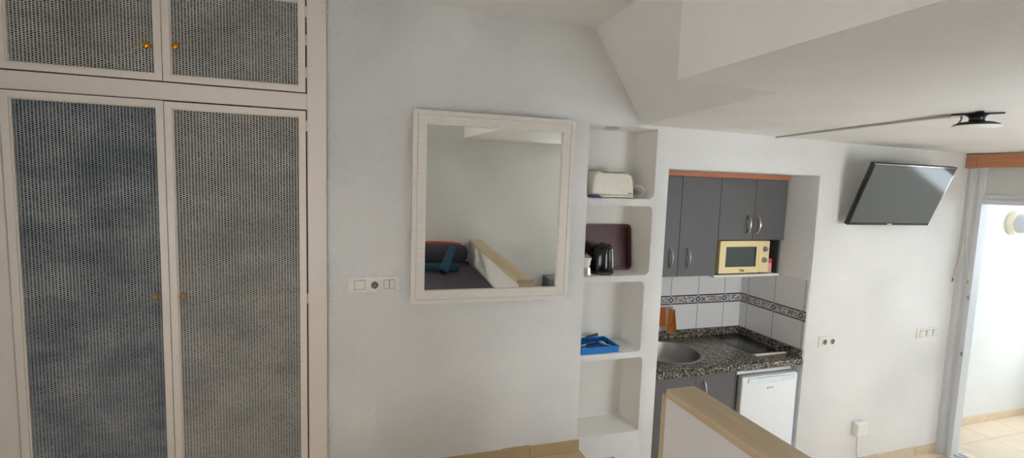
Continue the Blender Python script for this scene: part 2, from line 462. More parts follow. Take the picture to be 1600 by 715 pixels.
b = B(); box(b, 6.35, 6.47, -4.2, .254, 0, 1.12); box(b, 6.33, 6.49, -4.2, .254, 1.12, 1.16, .004, 1); struct('wall_parapet', b, M['stucco'])
b = B(); box(b, XR+.2, 6.35, -4.2, .254, 2.62, 2.8); struct('ceiling_added_shade', b, M['ext'])  # unseen roof slab, added to keep the balcony from overexposing
b = B(); box(b, XR+.2, 6.35, -2.75, -2.6, 0, 2.62); struct('wall_added_shade', b, M['ext'])  # unseen side wall, added to block sky light on the balcony
# skirtings
def skirting(name, pieces, m):
    b = B()
    for x0, x1, z0, z1 in pieces: box(b, x0, x1, -.009, -.0002, z0, z1, .002, 1)
    struct(name, b, m)
skirting('baseboard_back', [(-.125, .414, ZB, .531), (.417, .798, ZB, .533), (.801, .968, ZB, .537), (.971, 1.285, ZB, .531)], M['skirting'])
skirting('baseboard_steps', [(1.294, 1.534, .3062, .385), (1.537, 1.79, .1532, .232)], M['skirting'])
skirting('baseboard_right', [(2.995, 3.36, .0002, .074), (3.363, 3.79, .0002, .074), (3.793, 4.22, .0002, .074), (4.223, 4.455, .0002, .074)], M['skirting_pale'])
b = B()
for x0 in (4.71, 5.135, 5.56, 5.985, 6.41): box(b, x0, x0+.422, .245, .2538, .0002, .073, .002, 1)
struct('baseboard_balcony', b, M['skirting_pale'])

# low wall between the bed and the steps, with its beech cap
b = B(); box(b, 1.155, 1.255, YB, -.987, ZB, 1.2485); struct('wall_low', b, M['lowwall'])
b = B(); box(b, 1.14, 1.27, YB, -1.002, 1.2485, 1.281, .003, 2); box(b, 1.146, 1.264, -.9868, -.970, ZB, 1.2483, .002, 1)
c = struct('trim_1', b, M['cap_wood'], True)

# ------------------------------------------------------------------ exterior door
b = B()
box(b, 4.455, 4.547, -.040, -.0005, .001, 2.299)                # jamb, stepped profile
box(b, 4.475, 4.547, -.075, -.040, .001, 2.299)
box(b, 4.465, 4.547, -.107, -.075, .001, 2.299)
box(b, 4.465, 4.547, DY0, -.107, 2.000, 2.035)               # head
box(b, 4.478, 4.547, DY0, -.107, 2.035, 2.068)
box(b, 4.455, 4.547, DY0, DY0+.06, .001, 2.299)
d = struct('door_1', b, M['alu'])
b = B(); box(b, 4.45, 4.60, DY0+.06, -.107, .0005, .022); box(b, 4.50, 4.512, DY0+.06, -.107, .022, .035); box(b, 4.56, 4.572, DY0+.06, -.107, .022, .035)
obj('track', b, M['alu'], d)
b = B(); box(b, 4.49, 4.66, DY0+.06, -.107, 2.068, 2.299); obj('shutter_box', b, M['transom'], d)
for z in (1.289, .846):
    b = B(); box(b, 4.455, 4.4648, -.106, -.092, z-.016, z+.016, .003, 2); cyl(b, (4.455, -.099, z), (4.448, -.099, z), .006)
    obj('latch', b, M['knob_grey'], d)

t = thing('curtain_pelmet', 'orange-brown wooden curtain pelmet above the balcony door, under the low ceiling', 'pelmet', (4.44, -1.3, 2.27))
b = B(); box(b, 4.425, 4.445, -2.9, -.066, 2.270, 2.368, .002, 1); obj('front_board', b, M['pelmet_wood'], t)
b = B(); box(b, 4.415, 4.449, -.0645, -.003, 2.266, 2.368, .002, 1); obj('corner_block', b, M['pelmet_wood'], t)

# ------------------------------------------------------------------ wardrobe
wd = thing('wardrobe', 'built-in cream wardrobe with four woven cane doors and small brass knobs', 'wardrobe', (-.8, .3, ZB))
b = B()
yf = -.018
box(b, -.212, -.1285, yf, .002, ZB, ZH-.001, .003, 1)             # right stile
box(b, -1.499, -1.352, yf, .002, ZB, ZH-.001, .003, 1)            # left stile
box(b, -1.352, -.212, yf, .002, 2.352, 2.426, .002, 1)           # middle rail
box(b, -1.352, -.212, yf, .002, 2.865, ZH-.001, .002, 1)         # top rail
box(b, -1.352, -.212, yf, .002, ZB, .515, .002, 1)                # plinth
obj('frame', b, M['frame_paint'], wd)
b = B(); box(b, -1.495, -1.475, .003, .58, ZB, 2.9); box(b, -.150, -.1295, .003, .58, ZB, 2.9); box(b, -1.475, -.150, .56, .58, ZB, 2.9); box(b, -1.475, -.150, .003, .56, 2.38, 2.40)
obj('carcass', b, M['lining'], wd)
b = B(); box(b, -.131, -.1265, -.022, -.0002, ZB, ZH-.001); obj('edge_bead', b, M['frame_paint'], wd)

def weave_mesh(x0, x1, z0, z1, px=.0123, pz=.0088, y=-.012):
    """cane webbing: upright strips with staggered cross strands, every gap a real opening"""
    verts = []; faces = []
    nx = int(round((x1-x0)/px)); dx = (x1-x0)/nx; nz = int((z1-z0)/pz)+2
    hw, hh = .375*dx, .30*pz
    rnd = random.Random(int((x0+z0)*1000))
    for i in range(nx):
        cx = x0+(i+.5)*dx
        off = (.5 if i % 2 else 0)*pz
        wob = rnd.uniform(-.0004, .0004)
        for k in range(nz):
            a0 = z0-pz+off+k*pz; a1 = a0+pz
            a0c, a1c = max(a0, z0), min(a1, z1)
            if a1c-a0c < .004: continue
            cz = (a0c+a1c)/2; hh2 = min(hh, (a1c-a0c)/2-.001)
            w2 = hw*rnd.uniform(.88, 1.08); h2 = hh2*rnd.uniform(.85, 1.1)
            s = len(verts)
            verts += [(cx-dx/2, y-.0022, a0c), (cx+dx/2, y-.0022, a0c), (cx+dx/2, y-.0022, a1c), (cx-dx/2, y-.0022, a1c)]
            q = [(-w2, -h2*.7), (-w2*.7, -h2), (w2*.7, -h2), (w2, -h2*.7), (w2, h2*.7), (w2*.7, h2), (-w2*.7, h2), (-w2, h2*.7)]
            verts += [(cx+wob+u, y-.0005, cz+v) for u, v in q]
            verts += [(cx+wob+u, y+.003, cz+v) for u, v in q]
            I = [s+4+j for j in range(8)]; J = [s+12+j for j in range(8)]
            faces += [(s, s+1, I[2], I[1]), (s+1, s+2, I[4], I[3]), (s+2, s+3, I[6], I[5]), (s+3, s, I[0], I[7]),
                      (s, I[1], I[0]), (s+1, I[3], I[2]), (s+2, I[5], I[4]), (s+3, I[7], I[6])]
            faces += [(I[j], I[(j+1) % 8], J[(j+1) % 8], J[j]) for j in range(8)]
    me = bpy.data.meshes.new('woven_panel'); me.from_pydata(verts, [], faces); me.update(); return me

def wd_door(x0, x1, z0, z1, knob, hinge_side, mk, wv):
    st = .027
    b = B(); O = [(x0, z0), (x1, z0), (x1, z1), (x0, z1)]; I = [(x0+st, z0+st), (x1-st, z0+st), (x1-st, z1-st), (x0+st, z1-st)]
    I2 = [(x0+st+.005, z0+st+.005), (x1-st-.005, z0+st+.005), (x1-st-.005, z1-st-.005), (x0+st+.005, z1-st-.005)]
    ring_prism(b, O, I, -.026, -.004); ring_prism(b, O, I2, -.017, -.004)
    for e in [e for e in b.edges if False]: pass
    d = obj('door', b, M['frame_paint'], wd, smooth=False)
    me = weave_mesh(x0+st+.002, x1-st-.002, z0+st+.002, z1-st-.002)
    mesh_obj('woven_panel', me, wv, d, smooth=False)
    b = B(); box(b, x0+st-.004, x1-st+.004, -.0035, .0, z0+st-.004, z1-st+.004); obj('backing', b, M['lining'], d)
    b = B(); kx, kz = knob
    lathe(b, [(.0125, 0), (.0125, .002), (.008, .004), (.008, .007), (.0125, .010), (.0150, .016), (.0125, .022), (.006, .0255), (0, .026)], (kx, -.014, kz), (0, -1, 0), 20)
    k = obj('knob', b, mk, d)
    hx = x1+.004 if hinge_side > 0 else x0-.004
    for hz in (z0+.09, (z0+z1)/2+.02, z1-.07):
        b = B(); cyl(b, (hx, -.022, hz-.022), (hx, -.022, hz+.022), .004, n=12); cyl(b, (hx, -.022, hz+.022), (hx, -.022, hz+.027), .005, .002, n=12)
        obj('hinge', b, M['frame_paint'], d)
    return d
wd_door(-1.345, -.786, .52, 2.347, (-.842, 1.487), -1, M['old_brass'], M['weave_blue'])
wd_door(-.783, -.217, .52, 2.345, (-.733, 1.486), 1, M['old_brass'], M['weave'])
wd_door(-1.345, -.786, 2.430, 2.861, (-.838, 2.573), -1, M['brass'], M['weave'])
wd_door(-.783, -.217, 2.430, 2.861, (-.733, 2.580), 1, M['brass'], M['weave'])

# ------------------------------------------------------------------ wall mirror
c0 = Vector((.7105, -.0345, 1.4)); T = Matrix.Translation((.7105, -.0345, 1.897)) @ Matrix.Rotation(-.019, 4, 'Z') @ Matrix.Rotation(.017, 4, 'X')
mr = thing('wall_mirror', 'large rectangular wall mirror in a grooved white wooden frame', 'mirror', (.7105, -.034, 1.40))
b = B(); W, H, fw = .868, .988, .069
def rect(w, h): return [(-w/2, -h/2), (w/2, -h/2), (w/2, h/2), (-w/2, h/2)]
g = .002
ring_prism(b, rect(W, H), rect(W-.046, H-.046), -.016, .014, T)
ring_prism(b, rect(W-.046, H-.046), rect(W-.046-2*g, H-.046-2*g), -.010, .014, T)
ring_prism(b, rect(W-.046-2*g, H-.046-2*g), rect(W-2*fw, H-2*fw), -.015, .014, T)
obj('frame', b, M['mirror_frame'], mr, smooth=False)
b = B(); box(b, -W/2+fw-.004, W/2-fw+.004, -.0005, .004, -H/2+fw-.004, H/2-fw+.004, mat=T)
obj('glass', b, M['mirror'], mr, smooth=False)

# ------------------------------------------------------------------ switches and sockets
def plate(b, x0, x1, z0, z1, d=.009, r=.006):
    prism(b, rrect(x0, x1, z0, z1, r), -d, -.0004, bev=.002, seg=2)
def schuko(parent, cx, cz, m=None):
    b = B(); prism(b, rrect(cx-.0225, cx+.0225, cz-.0225, cz+.0225, .003), -.0135, -.0092, bev=.001)
    s = obj('socket', b, M['cream_plastic'] if m is None else m, parent)
    b = B(); cyl(b, (cx, -.0137, cz), (cx, -.0146, cz), .0185, n=28); obj('well', b, M['socket_grey'], s)
    b = B()
    for dx, dz in ((-.0095, .003), (.0095, .003)): cyl(b, (cx+dx, -.0147, cz+dz), (cx+dx, -.0153, cz+dz), .0032, n=12)
    for dz in (-.0155, .0155): box(b, cx-.003, cx+.003, -.0153, -.0147, cz+dz-.0025, cz+dz+.0025)
    obj('holes', b, M['dark_hole'], s)
def rocker(parent, x0, x1, z0, z1, m):
    b = B(); prism(b, rrect(x0-.0016, x1+.0016, z0-.0016, z1+.0016, .003), -.0097, -.0085); obj('rocker_gap', b, M['socket_grey'], parent)
    b = B(); prism(b, rrect(x0, x1, z0, z1, .003), -.0145, -.0092, bev=.0015)
    for v in b.verts:
        if v.co.y < -.012: v.co.y -= .002*(v.co.z-(z0+z1)/2)/(z1-z0)*2
    obj('rocker', b, m, parent)
t = thing('switch_plate', 'cream three-gang plate of switches and one socket left of the mirror', 'switch', (.1, 0, 1.47))
b = B(); plate(b, -.030, .222, 1.470, 1.550); obj('plate', b, M['cream_plastic'], t)
rocker(t, .004, .052, 1.487, 1.533, M['cream_plastic']); schuko(t, .100, 1.508); rocker(t, .146, .1700, 1.487, 1.532, M['cream_plastic']); rocker(t, .1735, .197, 1.487, 1.532, M['cream_plastic'])

b = B(); plate(b, -.027, .109, .761, .868, .006, .004); obj_ = obj('blank_cover_plate', b, simple('painted_cover', (238, 238, 236), .5)); tag(obj_, 'blank square white cover plate low on the stucco wall', 'cover plate')

t = thing('double_socket', 'white double wall socket beside the kitchen recess', 'socket', (3.19, 0, .96))
b = B(); plate(b, 3.108, 3.278, .961, 1.041); obj('plate', b, M['white_plastic'], t)
schuko(t, 3.157, 1.001, M['white_plastic']); schuko(t, 3.229, 1.001, M['white_plastic'])
t = thing('triple_switch', 'white three-rocker light switch on the wall beside the balcony door', 'switch', (4.21, 0, .96))
b = B(); plate(b, 4.094, 4.33, .961, 1.036); obj('plate', b, M['white_plastic'], t)
for cx in (4.14, 4.212, 4.284): rocker(t, cx-.0235, cx+.0235, .976, 1.022, M['white_plastic'])
t = thing('junction_box', 'small white box low on the wall with a white cable', 'wall box', (3.568, 0, .268))
b = B(); box(b, 3.514, 3.620, -.045, -.0005, .268, .370, .006, 3); obj('box', b, M['white_plastic'], t)
b = B(); box(b, 3.518, 3.616, -.049, -.0455, .272, .366, .002, 1); obj('lid', b, M['white_plastic'], t)
b = B(); tube(b, [(3.555, -.02, .268), (3.555, -.022, .2), (3.56, -.024, .13), (3.585, -.03, .07), (3.64, -.035, .03), (3.72, -.04, .006)], .0045); obj('cable', b, M['cord'], t)

# ------------------------------------------------------------------ niche contents
b = B(); lathe(b, [(.044, 0), (.044, -.005), (.036, -.008), (.030, -.006), (0, -.006)], (1.452, .085, 2.3855), (0, 0, 1), 28)
t = obj('recessed_spotlight', b, M['steel']); tag(t, 'small round steel spotlight in the ceiling of the wall niche', 'spotlight')

t = thing('toaster', 'white two-slot toaster on the top niche shelf', 'toaster', (1.445, .09, 1.975))
b = B(); z0 = 1.9765
out = [(1.312, .012), (1.316, .07), (1.322, .115), (1.330, .138), (1.342, .149), (1.356, .152), (1.370, .150), (1.384, .1455), (1.420, .145), (1.490, .1445), (1.540, .143), (1.558, .138), (1.571, .127), (1.580, .108), (1.584, .07), (1.586, .012)]
prism(b, [(x, z0+z) for x, z in reversed(out)], .034, .166, bev=.013, seg=4)
body = obj('body', b, M['toaster'], t, angle=50)
b = B(); box(b, 1.306, 1.585, .030, .170, z0, z0+.014, .004, 2); obj('base', b, M['toaster'], t)
for yy in (.072, .112):
    b = B(); box(b, 1.40, 1.545, yy, yy+.022, z0+.1475, z0+.1496, .0008, 1); obj('slot', b, M['dark_hole'], t)
b = B()
for k in range(6): box(b, 1.577, 1.5895, .045, .155, z0+.03+k*.013, z0+.038+k*.013, .002, 1)
obj('grille', b, M['toaster'], t)
b = B(); box(b, 1.578, 1.600, .088, .112, z0+.072, z0+.084, .003, 2); obj('lever', b, M['toaster'], t)
b = B()
for dx in (0, .012): cyl(b, (1.552+dx, .0355, z0+.027), (1.552+dx, .0325, z0+.027), .004, n=10)
obj('button', b, M['black_plastic'], t)
b = B(); tube(b, [(1.58, .12, z0+.012), (1.592, .11, z0+.022), (1.61, .08, z0+.06), (1.635, .07, z0+.075), (1.668, .07, z0+.06), (1.679, .075, z0+.03), (1.668, .08, z0+.008), (1.64, .09, z0+.006), (1.615, .12, z0+.01), (1.600, .15, z0+.04), (1.608, .17, z0+.09), (1.63, .18, z0+.10), (1.652, .19, z0+.05), (1.655, .19, z0+.012)], .0034); obj('power_cord', b, M['cord'], t)
b = B(); cyl(b, (1.655, .19, z0+.001), (1.655, .19, z0+.03), .014, .010, 16); obj('plug', b, M['cord'], t)

b = B(); p = B(); bmesh.ops.create_grid(p, x_segments=14, y_segments=8, size=.5)
for v in p.verts:
    u, w_ = v.co.x, v.co.y
    v.co = Vector((1.316+u*.098, .016+w_*.052, 1.9745+.016*(1-(2*u)**4)*(1-(2*w_)**4)*(1+.25*math.sin(19*u+7*w_))))
g_ = bmesh.ops.extrude_face_region(p, geom=p.faces[:]); 
for v in [e for e in g_['geom'] if isinstance(e, bmesh.types.BMVert)]: v.co.z = 1.9743
bmesh.ops.recalc_face_normals(p, faces=p.faces[:]); merge(b, p)
t = obj('wrapped_packet', b, M['purple']); tag(t, 'crumpled purple packet lying in front of the white toaster', 'packet')

# tray leaning on the back of the second compartment
t = thing('serving_tray', 'dark maroon serving tray leaning upright behind the black kettle', 'tray', (1.52, .19, 1.516))
Tt = Matrix.Translation((1.515, .188, 1.517)) @ Matrix.Rotation(math.radians(-7), 4, 'X')
b = B(); prism(b, rrect(-.235, .172, .0, .287, .026, 6), .008, .014, mat=Tt); obj('base_sheet', b, M['tray'], t)
b = B(); ring_prism(b, rrect(-.235, .172, 0, .287, .026, 6), rrect(-.217, .154, .018, .269, .016, 6), -.010, .0078, Tt); obj('rim', b, M['tray'], t)

t = thing('kettle', 'black electric kettle standing in front of the maroon tray', 'kettle', (1.447, .095, 1.516))
kz = 1.5165; kx, ky = 1.428, .092
b = B(); lathe(b, [(.068, 0), (.071, .004), (.071, .014), (.064, .020), (0, .020)], (kx, ky, kz)); obj('base', b, M['black_plastic'], t)
b = B(); lathe(b, [(.062, .021), (.064, .03), (.064, .06), (.061, .11), (.057, .15), (.054, .160), (0, .160)], (kx, ky, kz)); obj('body', b, M['black_gloss'], t)
b = B(); lathe(b, [(.053, .1605), (.054, .166), (.048, .174), (.02, .178), (.012, .186), (0, .187)], (kx, ky, kz)); obj('lid', b, M['black_plastic'], t)
b = B(); tube(b, [(kx-.034, ky+.030, kz+.155), (kx-.058, ky+.052, kz+.158), (kx-.066, ky+.060, kz+.13), (kx-.066, ky+.060, kz+.09), (kx-.060, ky+.054, kz+.05), (kx-.046, ky+.040, kz+.034)], .009, 10); obj('handle', b, M['black_plastic'], t)
b = B(); a = math.radians(-38)
for i, (zz, r) in enumerate(((.042, .0695), (.07, .0682), (.11, .0633), (.148, .0566))): pass
tube(b, [(kx+r*math.cos(a), ky+r*math.sin(a), kz+zz) for zz, r in ((.04, .0635), (.07, .063), (.11, .0605), (.15, .0565))], .0065, 8); obj('water_gauge', b, M['logo_white'], t)
b = B(); prism(b, [(-.02, 0), (.02, 0), (.006, .045), (-.006, .045)], kz+.12, kz+.158, 'XY', mat=Matrix.Translation((kx, ky, 0)) @ Matrix.Rotation(math.radians(-40), 4, 'Z') @ Matrix.Translation((0, .035, 0))); obj('spout', b, M['black_plastic'], t)

t = thing('coffee_pot', 'small pale metal coffee pot half hidden left of the kettle', 'coffee pot', (1.306, .062, 1.516))
b = B(); lathe(b, [(.030, 0), (.032, .003), (.027, .045), (0, .045)], (1.303, .052, 1.5165), n=8); obj('boiler', b, M['steel'], t)
b = B(); lathe(b, [(.0225, .0455), (.0225, .054), (.034, .105), (0, .105)], (1.303, .052, 1.5165), n=8); obj('jug', b, M['cream_plastic'], t)
b = B(); lathe(b, [(.034, .1055), (.02, .116), (.006, .118), (.008, .128), (0, .13)], (1.303, .052, 1.5165), n=8); obj('lid', b, M['steel'], t)

# blue cutlery tray
t = thing('cutlery_tray', 'bright blue plastic cutlery tray on the third niche shelf', 'cutlery tray', (1.40, .1, 1.043))
b = B(); x0, x1, y0, y1, z0, z1 = 1.278, 1.530, .012, .200, 1.0435, 1.0835
box(b, x0, x1, y0, y1, z0, z0+.003); box(b, x0, x1, y0, y0+.004, z0+.003, z1); box(b, x0, x1, y1-.004, y1, z0+.003, z1)
box(b, x0, x0+.004, y0+.004, y1-.004, z0+.003, z1); box(b, x1-.004, x1, y0+.004, y1-.004, z0+.003, z1)
box(b, x0-.004, x1+.006, y0-.004, y0, z1-.004, z1); box(b, x0-.004, x1+.006, y1, y1+.004, z1-.004, z1); box(b, x1, x1+.006, y0, y1, z1-.004, z1)
tr = obj('tray', b, M['blue_plastic'], t, smooth=False)
b = B(); box(b, x0+.0045, x1-.0045, .070, .073, z0+.003, z1-.008); box(b, x0+.0045, x1-.0045, .132, .135, z0+.003, z1-.008); obj('divider', b, M['blue_plastic'], t, smooth=False)
def utensil(name, label, p0, p1, kind):
    p0, p1 = Vector(p0), Vector(p1); d = (p1-p0).normalized()
    t = thing(name, label, name.split('_')[-1], ((p0+p1)/2), 'cutlery in the blue tray'); mid = p0.lerp(p1, .5)
    b = B()
    if kind == 'dark':
        tube(b, [mid, p1], [.007, .0085], 10); obj('handle', b, M['brown_handle'], t)
        b = B(); tube(b, [p0, mid-d*.001], [.004, .006], 8)
        for v in b.verts: v.co.z = mid.z+(v.co.z-mid.z)*.9
        obj('blade', b, M['steel'], t)
    else:
        tube(b, [p0.lerp(p1, .38), p1], [.0028, .0045], 8); obj('handle', b, M['steel'], t)
        b = B(); lathe(b, [(0, -.03), (.008, -.024), (.013, -.008), (.012, .008), (.004, .028), (0, .03)], p0.lerp(p1, .17), d, 12)
        obj('bowl', b, M['steel'], t)
    return t
utensil('kitchen_knife', 'brown-handled knife lying across the back of the blue tray', (1.290, .150, 1.094), (1.472, .180, 1.105), 'dark')
utensil('kitchen_utensil', 'dark-handled utensil lying in the middle of the blue tray', (1.29, .090, 1.066), (1.42, .12, 1.0745), 'dark')
utensil('table_spoon', 'steel spoon lying near the front of the blue tray', (1.295, .035, 1.065), (1.41, .052, 1.068), 'steel')
utensil('tea_spoon', 'small steel spoon lying at the right end of the blue tray', (1.455, .10, 1.080), (1.488, .022, 1.078), 'steel')

# ------------------------------------------------------------------ kitchen recess
# tile lining with floral border
b = B(); box(b, 1.7975, 2.984, .616, .6218, .862, 1.430); box(b, 2.984, 2.9898, .006, .6218, .862, 1.436); box(b, 1.7975, 1.803, .02, .616, .862, 1.33)
ts = struct('trim_2', b, M['wall_tile'])
b = B(); box(b, 1.804, 2.9825, .6140, .6158, 1.148, 1.220); box(b, 2.9822, 2.9838, .006, .6138, 1.148, 1.220)
bd = obj('border_strip', b, M['border'], ts, smooth=False)
def diamond(cx, cz, s, y0, y1, side=False):
    b = B(); q = [(cx-s, cz), (cx, cz-s), (cx+s, cz), (cx, cz+s)]
    prism(b, q, y0, y1, 'YZ' if side else 'XZ'); return b
for cx in (2.07, 2.32, 2.57, 2.82):
    d = obj('diamond', diamond(cx, 1.184, .036, .6132, .6139), M['pale_glaze'], bd, smooth=False)
    b = diamond(cx, 1.184, .026, .6124, .6131); obj('diamond_fill', b, M['navy'], bd, smooth=False)
    b = diamond(cx, 1.184, .013, .6116, .6123); obj('diamond_heart', b, M['pale_glaze'], bd, smooth=False)
for cy in (.542, .285, .035):
    obj('diamond', diamond(cy, 1.184, .036, 2.9815, 2.9821, True) if cy > .05 else diamond(cy+.012, 1.184, .034, 2.9815, 2.9821, True), M['pale_glaze'], bd, smooth=False)
    c = cy if cy > .05 else cy+.012
    obj('diamond_fill', diamond(c, 1.184, .025, 2.9808, 2.9814, True), M['navy'], bd, smooth=False)
    obj('diamond_heart', diamond(c, 1.184, .012, 2.9801, 2.9807, True), M['pale_glaze'], bd, smooth=False)

# wall cabinets
def bow_handle(parent, x, z, y, h=.125, name='handle'):
    b = B(); tube(b, [(x, y, z-h/2), (x, y-.016, z-h*.40), (x, y-.030, z-h*.15), (x, y-.030, z+h*.15), (x, y-.016, z+h*.40), (x, y, z+h/2)], .0064, 10)
    for s in (-1, 1): cyl(b, (x, y+.0002, z+s*h/2), (x, y-.006, z+s*h/2), .008, .006, 12)
    obj(name, b, M['steel'], parent)
def cab_door(parent, x0, x1, z0, z1, y0, hx, hz, hl=.125):
    b = B(); box(b, x0, x1, y0, y0+.018, z0, z1, .0015, 1); d = obj('door', b, M['cabinet'], parent)
    if hx: bow_handle(d, hx, hz, y0-.0003, hl)
    return d
t = thing('wall_cabinet', 'tall dark grey wall cabinet with two doors above the sink', 'cabinet', (2.1, .43, 1.445), 'grey wall cabinets')
b = B(); box(b, 1.801, 2.4, .2645, .614, 1.445, 2.124); obj('carcass', b, M['cab_side'], t)
cab_door(t, 1.801, 2.0835, 1.446, 2.1235, .245, 2.020, 1.575)
cab_door(t, 2.086, 2.3985, 1.446, 2.1235, .245, 2.158, 1.573)
t = thing('wall_cabinet', 'short dark grey wall cabinet with two doors above the microwave', 'cabinet', (2.7, .43, 1.425), 'grey wall cabinets')
b = B(); box(b, 2.4015, 2.9815, .2645, .614, 1.694, 2.124); obj('carcass', b, M['cab_side'], t)
cab_door(t, 2.4015, 2.6985, 1.694, 2.1235, .245, 2.643, 1.806)
cab_door(t, 2.701, 2.9815, 1.694, 2.1235, .245, 2.728, 1.804)
b = B(); box(b, 2.402, 2.9815, .262, .614, 1.426, 1.444, .001, 1); obj('open_shelf', b, M['shelf_white'], t)
b = B(); box(b, 2.9655, 2.9815, .272, .614, 1.4442, 1.6938); box(b, 2.4015, 2.9650, .600, .614, 1.4442, 1.6938); obj('side_panel', b, M['cab_side'], t)
b = B(); box(b, 1.801, 2.988, .236, .60, 2.1245, 2.1575, .002, 1); t = obj('cornice', b, M['trim_wood']); tag(t, 'orange-brown wooden cornice strip on top of the grey wall cabinets', 'cornice')

# microwave
t = thing('microwave', 'small cream microwave oven on the open shelf under the short cabinet', 'microwave', (2.65, .4, 1.445))
x0, x1, z0, z1, y0 = 2.432, 2.868, 1.457, 1.687, .252
b = B(); box(b, x0, x1, y0+.028, .59, z0, z1, .004, 2); obj('body', b, M['micro'], t)
for px_ in (x0+.03, x1-.03):
    for py_ in (y0+.05, .56):
        b = B(); cyl(b, (px_, py_, 1.4445), (px_, py_, z0), .012, n=14); obj('foot', b, M['black_plastic'], t)
xd = x0+.342
b = B(); wx0, wx1, wz0, wz1 = x0+.052, x0+.318, z0+.045, z1-.042
ring_prism(b, [(x0, z0), (xd, z0), (xd, z1), (x0, z1)], [(wx0, wz0), (wx1, wz0), (wx1, wz1), (wx0, wz1)], y0, y0+.026); dr = obj('door', b, M['micro'], t, smooth=False)
b = B(); box(b, wx0, wx1, y0+.004, y0+.020, wz0, wz1); obj('window', b, M['micro_glass'], dr, smooth=False)
b = B(); ring_prism(b, [(wx0, wz0), (wx1, wz0), (wx1, wz1), (wx0, wz1)], [(wx0+.006, wz0+.005), (wx1-.006, wz0+.005), (wx1-.006, wz1-.005), (wx0+.006, wz1-.005)], y0+.001, y0+.0038); obj('window_seal', b, M['black_plastic'], dr, smooth=False)
b = B(); box(b, xd+.002, x1, y0+.001, y0+.027, z0, z1, .003, 2); cp = obj('control_panel', b, M['micro'], t)
for kz_ in (z1-.060, z0+.090):
    b = B(); lathe(b, [(.021, 0), (.021, .004), (.016, .006), (.015, .018), (.012, .020), (0, .020)], (x1-.044, y0+.0008, kz_), (0, -1, 0), 24); box(b, x1-.0465, x1-.0415, y0-.024, y0-.019, kz_-.014, kz_+.014, .001, 1)
    obj('dial', b, M['knob_grey'], cp)
cu = bpy.data.curves.new('logo', 'FONT'); cu.body = 'Teka'; cu.size = .024; cu.extrude = .0004; cu.align_x = 'CENTER'; cu.offset = .0006
to = bpy.data.objects.new('logo', cu); COL.objects.link(to)
me = bpy.data.meshes.new_from_object(to.evaluated_get(bpy.context.evaluated_depsgraph_get())); bpy.data.objects.remove(to)
me.transform(Matrix.Translation(((wx0+wx1)/2+.012, y0-.0008, z0+.012)) @ Matrix.Rotation(PI/2, 4, 'X')); mesh_obj('logo', me, M['logo_dark'], dr, smooth=False)

t = thing('spice_jar', 'small jar with a red lid and label beside the microwave', 'jar', (2.921, .31, 1.4445))
b = B(); lathe(b, [(.024, 0), (.026, .003), (.026, .066), (.021, .074), (0, .074)], (2.921, .31, 1.4445)); obj('body', b, M['label'], t)
b = B(); lathe(b, [(.027, .0745), (.027, .105), (.024, .108), (0, .108)], (2.921, .31, 1.4445)); obj('lid', b, M['red_plastic'], t)

# worktop with sink opening and upstands
ZW = .889
t = thing('worktop', 'speckled black and beige granite worktop with low upstand in the kitchen recess', 'worktop', (2.4, .3, .85))
b = B(); prism(b, [(-.004, .849), (.612, .849), (.612, ZW), (.012, ZW), (.002, ZW-.004), (-.004, ZW-.014)], 1.8045, 2.9835, 'YZ')
me = bpy.data.meshes.new('slab'); b.to_mesh(me); b.free(); tmp = bpy.data.objects.new('slab', me); COL.objects.link(tmp)
SX, SY, SR = 2.125, .335, .238
c = B(); cyl(c, (SX, SY, .8), (SX, SY, .95), SR-.012, n=64); cut(tmp, [cutter(c)])
me = tmp.data.copy(); bpy.data.objects.remove(tmp); mesh_obj('slab', me, M['granite'], t)
b = B(); box(b, 1.8045, 2.9835, .594, .6125, ZW+.0003, .950, .002, 1); box(b, 2.9650, 2.9835, .010, .5935, ZW+.0003, .950, .002, 1); obj('upstand', b, M['granite'], t)

t = thing('kitchen_sink', 'round stainless steel sink set into the granite worktop', 'sink', (SX, SY, .74))
b = B(); lathe(b, [(SR, ZW+.0008), (SR-.002, ZW+.004), (SR-.014, ZW+.005), (SR-.024, ZW+.001), (SR-.030, ZW-.02), (SR-.036, ZW-.10), (SR-.055, ZW-.135), (SR-.09, ZW-.145), (.03, ZW-.150), (0, ZW-.150), (0, ZW-.1512), (.03, ZW-.1512), (SR-.09, ZW-.147), (SR-.057, ZW-.137), (SR-.038, ZW-.102), (SR-.032, ZW-.02), (SR-.026, ZW+.0006), (SR, ZW+.0008)], (SX, SY, 0), n=64, cap=False)
obj('bowl', b, M['sink_steel'], t, angle=60)
b = B(); lathe(b, [(.028, 0), (.030, .002), (.02, .004), (.012, .002), (0, .002)], (SX, SY, ZW-.1495), n=28); obj('drain', b, M['chrome'], t)

t = thing('mixer_tap', 'dark chrome mixer tap behind the round sink, mostly hidden by the column', 'tap', (1.952, .552, ZW))
b = B(); lathe(b, [(.026, 0), (.026, .006), (.019, .010), (.019, .095), (.016, .105), (0, .107)], (1.952, .552, ZW+.0005), n=24); obj('body', b, M['chrome'], t)
b = B(); tube(b, [(1.952, .540, ZW+.06), (1.985, .49, ZW+.085), (2.02, .43, ZW+.095), (2.04, .39, ZW+.085), (2.043, .382, ZW+.066)], .010, 10); obj('spout', b, M['chrome'], t)
b = B(); tube(b, [(1.952, .552, ZW+.105), (1.99, .553, ZW+.125), (2.055, .555, ZW+.15)], [.008, .006], 10); obj('lever', b, M['chrome'], t)

